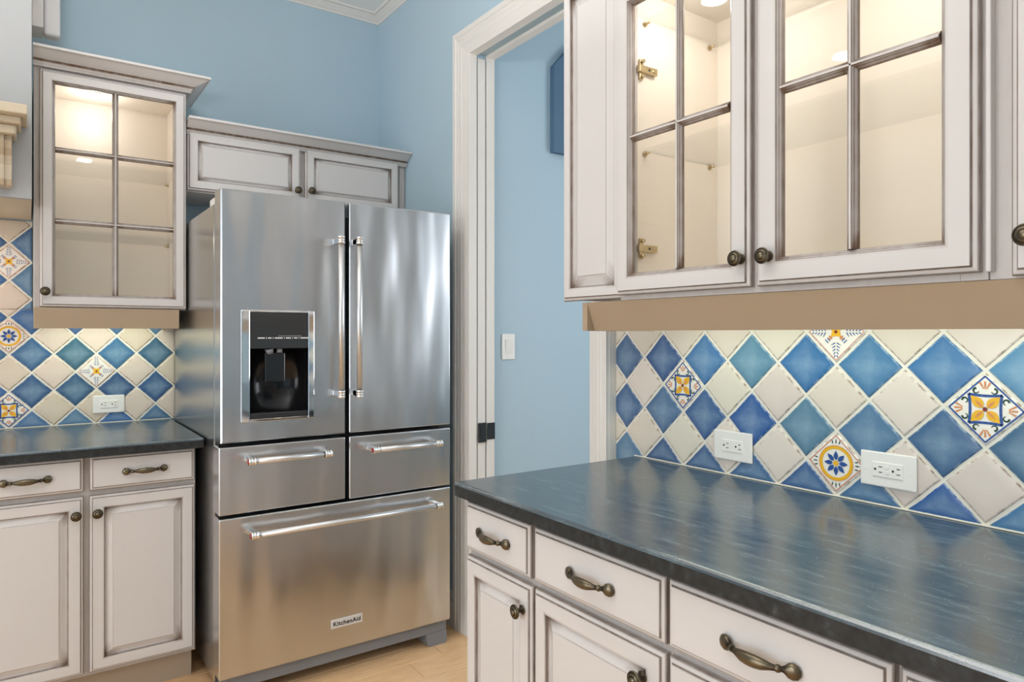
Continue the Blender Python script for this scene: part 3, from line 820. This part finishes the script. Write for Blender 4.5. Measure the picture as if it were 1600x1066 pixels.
bm = NB(); rings(bm, fw, -1.5085, -1.2620, 1.3905, 2.262, raised(.035, .068)); obj('end_panel', bm, 'paint', t)
bm = NB(); fbox(bm, fw, -1.44, -1.259, .021, .34, 1.3905, 2.262); obj('end_box', bm, 'paint', t)
for z in (1.760, 2.088):
    bm = NB(); fbox(bm, fu, -1.238, -.470, .060, .345, z, z + .008, .001); sh = obj('glass_shelf', bm, 'shelf_glass', t)
    for u in (-1.2395, -.4690):
        for dd in (.065, .315):
            bm = NB(); s_ = 1 if u < -1 else -1
            cyl(bm, fu.m(u, dd, z - .004), fu.m(u + s_ * .016, dd, z - .004), .003, 10); cyl(bm, fu.m(u, dd, z - .004), fu.m(u + s_ * .003, dd, z - .004), .007, 12)
            obj('shelf_pin', bm, 'nickel', sh)
for hz in (1.515, 1.966):
    bm = NB(); u = -1.2400
    fbox(bm, fu, u, u + .006, .042, .056, hz - .026, hz + .026, .002); fbox(bm, fu, u, u + .012, .036, .100, hz - .009, hz + .009, .002)
    for dd, dz in ((.049, .019), (.049, -.019), (.088, 0)): cyl(bm, fu.m(u + .006, dd, hz + dz), fu.m(u + .0145, dd, hz + dz), .0045, 12)
    cyl(bm, fu.m(u + .011, .070, hz), fu.m(u + .0128, .070, hz), .004, 4, mi=1)
    obj('hinge', bm, ['nickel', 'slot'], da)
for yy in (1.06, .66): puck(t, 1.31, yy, ZU1 - .0065, 1.15)
bm = NB()   # crown above the frame
sweep(bm, [(1.572, -1.0 + .5), (1.572, .0)][:0] or [(1.236, 1.51), (1.236, .425)], CR(2.33)); obj('crown', bm, 'paint', t)
bm = NB(); box(bm, 1.236, 1.2545, .425, 1.2610, 2.1885, 2.330); box(bm, 1.2490, 1.572, .425, 1.4395, 2.2625, 2.325); obj('frieze_board', bm, 'paint', t)
# valance: leaning board with an end return
bm = NB(); L = glz(bm)
def slab4(bm, pts, y0, y1, g=0):
    a = [bm.verts.new((x, y0, z)) for x, z in pts]; b = [bm.verts.new((x, y1, z)) for x, z in pts]
    bm.faces.new(a); bm.faces.new(b); n = len(pts)
    for i in range(n): bm.faces.new([a[i], a[(i + 1) % n], b[(i + 1) % n], b[i]])
slab4(bm, [(1.238, 1.3850), (1.2655, 1.3085), (1.2855, 1.3085), (1.260, 1.3850)], -.62, 1.412)
va = thing('light_valance', 'cream valance board under the right-hand wall cabinets', 'valance', (1.26, .4, 1.3085))
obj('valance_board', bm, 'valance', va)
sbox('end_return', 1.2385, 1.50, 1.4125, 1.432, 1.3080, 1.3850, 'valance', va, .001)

# next cabinet at the right edge of the photo
t = thing('upper_cabinet', 'cream wall cabinet with a solid door at the right edge of the photo', 'cabinet', (1.40, .17, 1.385))
carcass('carcass', fu, -.4195, .0850, .356, 1.3915, ZU1 + .01, t)
ff(fu, t, -.4225, .0880, 1.3855, ZU1 + .02, .03)
d = panel_door(t, fu, -.4231, -.0200 + .1, 1.3885, ZU1); knob(d, fu, -.3960, 1.446)
t = thing('upper_cabinet', 'cream wall cabinet nearest the camera above the right-hand counter', 'cabinet', (1.40, -.35, 1.385))
carcass('carcass', fu, .0920, .6150, .356, 1.3915, ZU1 + .01, t)
ff(fu, t, .0890, .6180, 1.3855, ZU1 + .02, .03)
d = panel_door(t, fu, .0920, .6100, 1.3885, ZU1); knob(d, fu, .12, 1.446)

# left upper cabinet
fl_ = Fr('A', 3.100)
t = thing('upper_cabinet', 'cream six-pane glass wall cabinet left of the refrigerator', 'cabinet', (.28, 3.28, 1.396))
carcass('carcass', fl_, .0200, .5310, .356, 1.4040, 2.2990, t)
ff(fl_, t, .0165, .5345, 1.3980, 2.3000, .040)
dl = glass_door(t, fl_, .0340, .5350, 1.4010, 2.2890, [.2800], [1.7250, 1.9930], .0395)
knob(dl, fl_, .0515, 1.4580)
for z in (1.694, 1.966):
    bm = NB(); fbox(bm, fl_, .038, .513, .060, .345, z, z + .008, .001); sh = obj('glass_shelf', bm, 'shelf_glass', t)
    for u in (.0365, .5145):
        for dd in (.075, .315):
            bm = NB(); s_ = 1 if u < .2 else -1
            cyl(bm, fl_.m(u, dd, z - .004), fl_.m(u + s_ * .016, dd, z - .004), .003, 10); cyl(bm, fl_.m(u, dd, z - .004), fl_.m(u + s_ * .003, dd, z - .004), .007, 12)
            obj('shelf_pin', bm, 'nickel', sh)
puck(t, .225, 3.29, 2.2825, .80)
bm = NB(); sweep(bm, [(.0145, 3.120), (.5350, 3.120), (.5350, 3.46)], [(a + .012 if a > 0 else a, z, g) for a, z, g in CR(2.3555)]); obj('crown', bm, 'paint', t)
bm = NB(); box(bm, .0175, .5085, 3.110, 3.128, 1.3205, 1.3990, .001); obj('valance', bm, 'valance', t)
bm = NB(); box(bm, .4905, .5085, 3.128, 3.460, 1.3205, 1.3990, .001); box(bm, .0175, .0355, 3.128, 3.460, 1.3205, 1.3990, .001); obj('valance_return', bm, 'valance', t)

# cabinet over the refrigerator
fo = Fr('A', 3.130)
t = thing('upper_cabinet', 'low cream two-door cabinet above the refrigerator', 'cabinet', (1.045, 3.3, 1.89))
carcass('carcass', fo, .5420, 1.5480, .326, 1.9010, 2.1640, t, mat='paint')
ff(fo, t, .5400, 1.5490, 1.8960, 2.1640, .030, [1.0295], .025)
d = panel_door(t, fo, .5420, 1.0210, 1.9020, 2.1530, stile=.042, field=.062); knob(d, fo, 1.0010, 1.9495)
d = panel_door(t, fo, 1.0386, 1.5105, 1.9020, 2.1530, stile=.042, field=.062); knob(d, fo, 1.0640, 1.9545)
bm = NB(); sweep(bm, [(.5400, 3.146), (1.5500, 3.146)], [(a + .010 if a > 0 else a, z, g) for a, z, g in CR(2.194)]); obj('crown', bm, 'paint', t)

# ================================================================== range hood (right end of it in view)
t = thing('range_hood', 'cream mantel range hood with carved corbel at the left edge', 'range hood', (-.45, 3.18, 1.764))
bm = NB(); box(bm, -.92, .0105, 2.900, 2.925, 1.7645, 2.995, .002); obj('front_panel', bm, 'hoodpaint', t)
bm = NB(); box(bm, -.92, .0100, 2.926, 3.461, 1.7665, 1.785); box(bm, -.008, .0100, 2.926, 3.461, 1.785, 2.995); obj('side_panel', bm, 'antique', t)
bm = NB()
box(bm, -.90, -.0020, 2.722, 2.899, 2.008, 2.040, .003); box(bm, -.90, -.0200, 2.760, 2.899, 1.985, 2.0075, .004); box(bm, -.90, -.032, 2.785, 2.899, 1.955, 1.9845, .006)
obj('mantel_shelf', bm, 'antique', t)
bm = NB(); cx = -.075
pf = [(0, 1.9545), (-.085, 1.9545), (-.092, 1.935), (-.080, 1.915), (-.055, 1.895), (-.048, 1.865), (-.058, 1.835), (-.060, 1.815), (-.048, 1.797), (-.030, 1.789), (-.012, 1.800), (0, 1.800)]
for x0, x1, s_ in ((-.105, -.085, .92), (-.0845, -.0655, 1.0), (-.065, -.045, .92)):
    a = [bm.verts.new((x0, 2.8995 + q * s_, z)) for q, z in pf]; b = [bm.verts.new((x1, 2.8995 + q * s_, z)) for q, z in pf]
    L = glz(bm)
    for v in a + b: v[L] = .22
    bm.faces.new(a); bm.faces.new(b)
    for i in range(len(pf)): bm.faces.new([a[i], a[(i + 1) % len(pf)], b[(i + 1) % len(pf)], b[i]])
bmesh.ops.bevel(bm, geom=[e for e in bm.edges if len(e.link_faces) == 2 and e.calc_face_angle(0) > 1.2], offset=.003, segments=2, affect='EDGES')
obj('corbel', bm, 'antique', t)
bm = NB(); box(bm, .0103, .0480, 3.20, 3.33, 2.475, 2.995, .004); box(bm, .0485, .104, 3.24, 3.30, 2.465, 2.995, .012, seg=4); obj('pilaster', bm, 'paint', t)

# ================================================================== refrigerator
t = thing('refrigerator', 'stainless steel five-door refrigerator with ice dispenser', 'refrigerator', (.994, 2.98, 0))
YF = 2.514; X0, X1 = .5412, 1.4470
bm = NB(); box(bm, X0, X1 + .003, 2.622, 3.42, .06, 1.763, .004); obj('body', bm, 'steel_side', t)
bm = NB(); box(bm, X0 + .012, X1 - .012, 2.600, 2.6225, .10, 1.755); obj('gasket', bm, 'dark', t)
def front(name, x0, x1, z0, z1, hole=None):
    bm = NB()
    if not hole: box(bm, x0, x1, YF, 2.606, z0, z1, .005, seg=3)
    else:
        hx0, hx1, hz0, hz1 = hole
        O = [(x0, z0), (x1, z0), (x1, z1), (x0, z1)]; I = [(hx0, hz0), (hx1, hz0), (hx1, hz1), (hx0, hz1)]; bv = .005
        f = [bm.verts.new((x + (bv if x == x0 else -bv), YF, z + (bv if z == z0 else -bv))) for x, z in O]
        s_ = [bm.verts.new((x, YF + bv, z)) for x, z in O]; b = [bm.verts.new((x, 2.606, z)) for x, z in O]
        i_ = [bm.verts.new((x, YF, z)) for x, z in I]; ib = [bm.verts.new((x, 2.60, z)) for x, z in I]
        for k in range(4):
            n = (k + 1) % 4
            for q in ((f[k], f[n], i_[n], i_[k]), (f[k], f[n], s_[n], s_[k]), (s_[k], s_[n], b[n], b[k]), (i_[k], i_[n], ib[n], ib[k])): bm.faces.new(q)
        bm.faces.new(b)
    return obj(name, bm, 'steel', t)
DX0, DX1, DZ0, DZ1 = .6075, .8675, .9890, 1.3840
ld = front('left_door', X0, .9890, .9205, 1.8020, (DX0 + .004, DX1 - .004, DZ0 + .004, DZ1 - .004))
rd = front('right_door', 1.0043, X1, .9205, 1.8020)
ml = front('left_drawer', X0 - .006, .9890, .6715, .9070)
mr = front('right_drawer', 1.0043, X1, .6680, .9070)
fd = front('freezer_drawer', X0 - .006, X1, .1050, .6600)
def handle(parent, p, q, ends=True):
    p, q = Vector(p), Vector(q); d = (q - p).normalized()
    bm = NB(); cyl(bm, p, q, .0105, 22); h = obj('handle', bm, 'bar', parent)
    for e, s_ in ((p, 1), (q, -1)):
        bm = NB(); a = e - d * s_ * .002; b = e + d * s_ * .026
        for k0, k1, r in ((0, .3, .0135), (.34, .62, .0128), (.66, 1.0, .0135)): cyl(bm, a.lerp(b, k0), a.lerp(b, k1), r, 22)
        cyl(bm, a, b, .0118, 18)
        m_ = e + d * s_ * .013
        if abs(d.z) > .5: box(bm, m_.x - .009, m_.x + .009, m_.y + .003, YF + .0005, m_.z - .011, m_.z + .011, .003)
        else: box(bm, m_.x - .011, m_.x + .011, m_.y + .003, YF + .0005, m_.z - .009, m_.z + .009, .003)
        obj('handle_post', bm, 'chrome', parent)
    if abs(d.x) > .5:
        bm = NB(); cyl(bm, p - d * .0021, p - d * .0040, .0085, 18); obj('medallion', bm, 'red', parent, label='red end cap of the handle')
HY = 2.456
handle(ld, (.950, HY, 1.660), (.950, HY, 1.064)); handle(rd, (1.0215, HY, 1.662), (1.0215, HY, 1.062))
handle(ml, (.620, HY, .8600), (.9120, HY, .8600)); handle(mr, (1.0765, HY, .8560), (1.3730, HY, .8560)); handle(fd, (.6290, HY, .6040), (1.3740, HY, .6040))
# dispenser
bm = NB()
for q in ((DX0, DX0 + .030, DZ0, DZ1), (DX1 - .024, DX1, DZ0, DZ1)): box(bm, q[0], q[1], YF - .004, YF + .012, q[2], q[3], .003)
box(bm, DX0 + .030, DX1 - .024, YF - .004, YF + .012, DZ1 - .008, DZ1, .002); box(bm, DX0 + .030, DX1 - .024, YF - .004, YF + .012, DZ0, DZ0 + .010, .002)
dz = obj('dispenser', bm, 'chrome', t, label='chrome framed ice and water dispenser')
cx0, cx1 = DX0 + .0305, DX1 - .0245
bm = NB(); box(bm, cx0, cx1, YF - .002, YF + .03, 1.247, DZ1 - .0085, .003); obj('control_panel', bm, 'panelblack', dz)
bm = NB()   # curved cavity
n = 12; zs = (DZ0 + .0105, 1.2465); cc = []
for z in zs:
    r = []
    for k in range(n + 1):
        a = PI * k / n; r.append(bm.verts.new(((cx0 + cx1) / 2 - (cx1 - cx0) / 2 * math.cos(a), YF + .004 + .082 * math.sin(a) ** .6, z)))
    cc.append(r)
for k in range(n): bm.faces.new([cc[0][k], cc[0][k + 1], cc[1][k + 1], cc[1][k]]).smooth = True
bm.faces.new(cc[0]); bm.faces.new(cc[1])
obj('cavity', bm, 'cavity', dz)
bm = NB(); box(bm, cx0 + .001, cx1 - .001, YF - .003, YF + .040, DZ0 + .011, DZ0 + .030, .003); obj('drip_tray', bm, 'panelblack', dz)
bm = NB(); box(bm, .692, .765, YF + .012, YF + .026, 1.125, 1.232, .004); obj('paddle', bm, 'black', dz)
bm = NB(); cyl(bm, (.708, YF + .015, 1.2465), (.712, YF + .018, 1.229), .016, 14, r1=.011); cyl(bm, (.745, YF + .015, 1.2465), (.745, YF + .015, 1.232), .010, 14); obj('spout', bm, 'grey', dz)
bm = NB(); x = .664
for wd in (.024, .002, .012, .002, .028, .002, .018, .002, .012, .002, .028):
    h_ = .0022 if wd > .005 else .0028
    box(bm, x, x + wd, YF - .0026, YF - .0019, 1.285 - h_, 1.285 + h_); x += wd + .0048
box(bm, .735, .820, YF - .0026, YF - .0019, 1.2920, 1.2928)
obj('icon_row', bm, 'marks', dz)
# badge with the maker's lettering
bg = sbox('badge', .9313, 1.0555, YF - .004, YF + .001, .1900, .2225, 'badge', fd, .0012)
tc = bpy.data.curves.new('lettering', 'FONT'); tc.body = 'KitchenAid'; tc.size = .0225; tc.extrude = .0003; tc.offset = .00055; tc.align_x = 'CENTER'; tc.space_character = 1.08
tmp = bpy.data.objects.new('tmp', tc); C.objects.link(tmp)
bpy.context.view_layer.update()
me = bpy.data.meshes.new_from_object(tmp.evaluated_get(bpy.context.evaluated_depsgraph_get())); bpy.data.objects.remove(tmp)
me.materials.clear(); me.materials.append(M['slot'])
me.transform(Matrix.Rotation(PI / 2, 4, 'X'))
lt = bpy.data.objects.new('lettering', me); C.objects.link(lt); lt.parent = bg; lt.location = Vector((.9934, YF - .0043, .1985)) - WL[bg.name]
# base grille and feet
bm = NB()
box(bm, X0 + .004, X1 - .004, 2.540, 2.575, .052, .099, .004)
obj('base_grille', bm, 'grey', t)
for x0, x1, sl in ((1.345, 1.4425, 1), (.5455, .643, -1)):
    bm = NB(); pts = [(x0, .0555), (x1, .0555), (x1, .006), (x1 - .006, 0), (x0 + .02, 0), (x0 + .008, .008)] if sl > 0 else [(x0, .0555), (x1, .0555), (x1 - .008, .008), (x1 - .02, 0), (x0 + .006, 0), (x0, .006)]
    a = [bm.verts.new((x, 2.538, z)) for x, z in pts]; b = [bm.verts.new((x, 2.64, z)) for x, z in pts]; bm.faces.new(a); bm.faces.new(b)
    for i in range(len(pts)): bm.faces.new([a[i], a[(i + 1) % len(pts)], b[(i + 1) % len(pts)], b[i]])
    obj('foot', bm, 'grey', t)
bm = NB(); box(bm, X0 + .010, X0 + .075, 2.600, 2.74, 1.7635, 1.795, .005); obj('hinge_cover', bm, 'whiteplastic', t)
bm = NB(); box(bm, X1 - .075, X1 - .010, 2.600, 2.74, 1.7635, 1.795, .005); obj('hinge_cover', bm, 'whiteplastic', t)

# ================================================================== ceiling downlights
for i, (dx, dy) in enumerate(DOWN):
    lab = ['recessed ceiling downlight above the left-hand counter front', 'recessed ceiling downlight left of the range hood', 'recessed ceiling downlight beside the long counter', 'recessed ceiling downlight in the middle of the room',
           'recessed ceiling downlight left of the camera', 'recessed ceiling downlight by the side window', 'recessed ceiling downlight behind the camera', 'recessed ceiling downlight by the rear window'][i]
    d = thing('ceiling_downlight', lab, 'light', (dx, dy, 2.995), 'recessed ceiling downlights')
    bm = NB(); lathe(bm, [(.060, .0, 0), (.088, .0, 0), (.088, -.004, 0), (.060, -.012, 0), (.060, .0, 0)], 28, Matrix.Translation((dx, dy, 3.007)) @ Matrix.Rotation(PI / 2, 4, 'X')); obj('trim_ring', bm, 'whiteplastic', d, True)
    bm = NB(); lathe(bm, [(0, .0, 0), (.060, .0, 0), (.060, -.008, 0), (0, -.008, 0)], 28, Matrix.Translation((dx, dy, 3.003)) @ Matrix.Rotation(PI / 2, 4, 'X')); obj('lens', bm, 'lens', d)
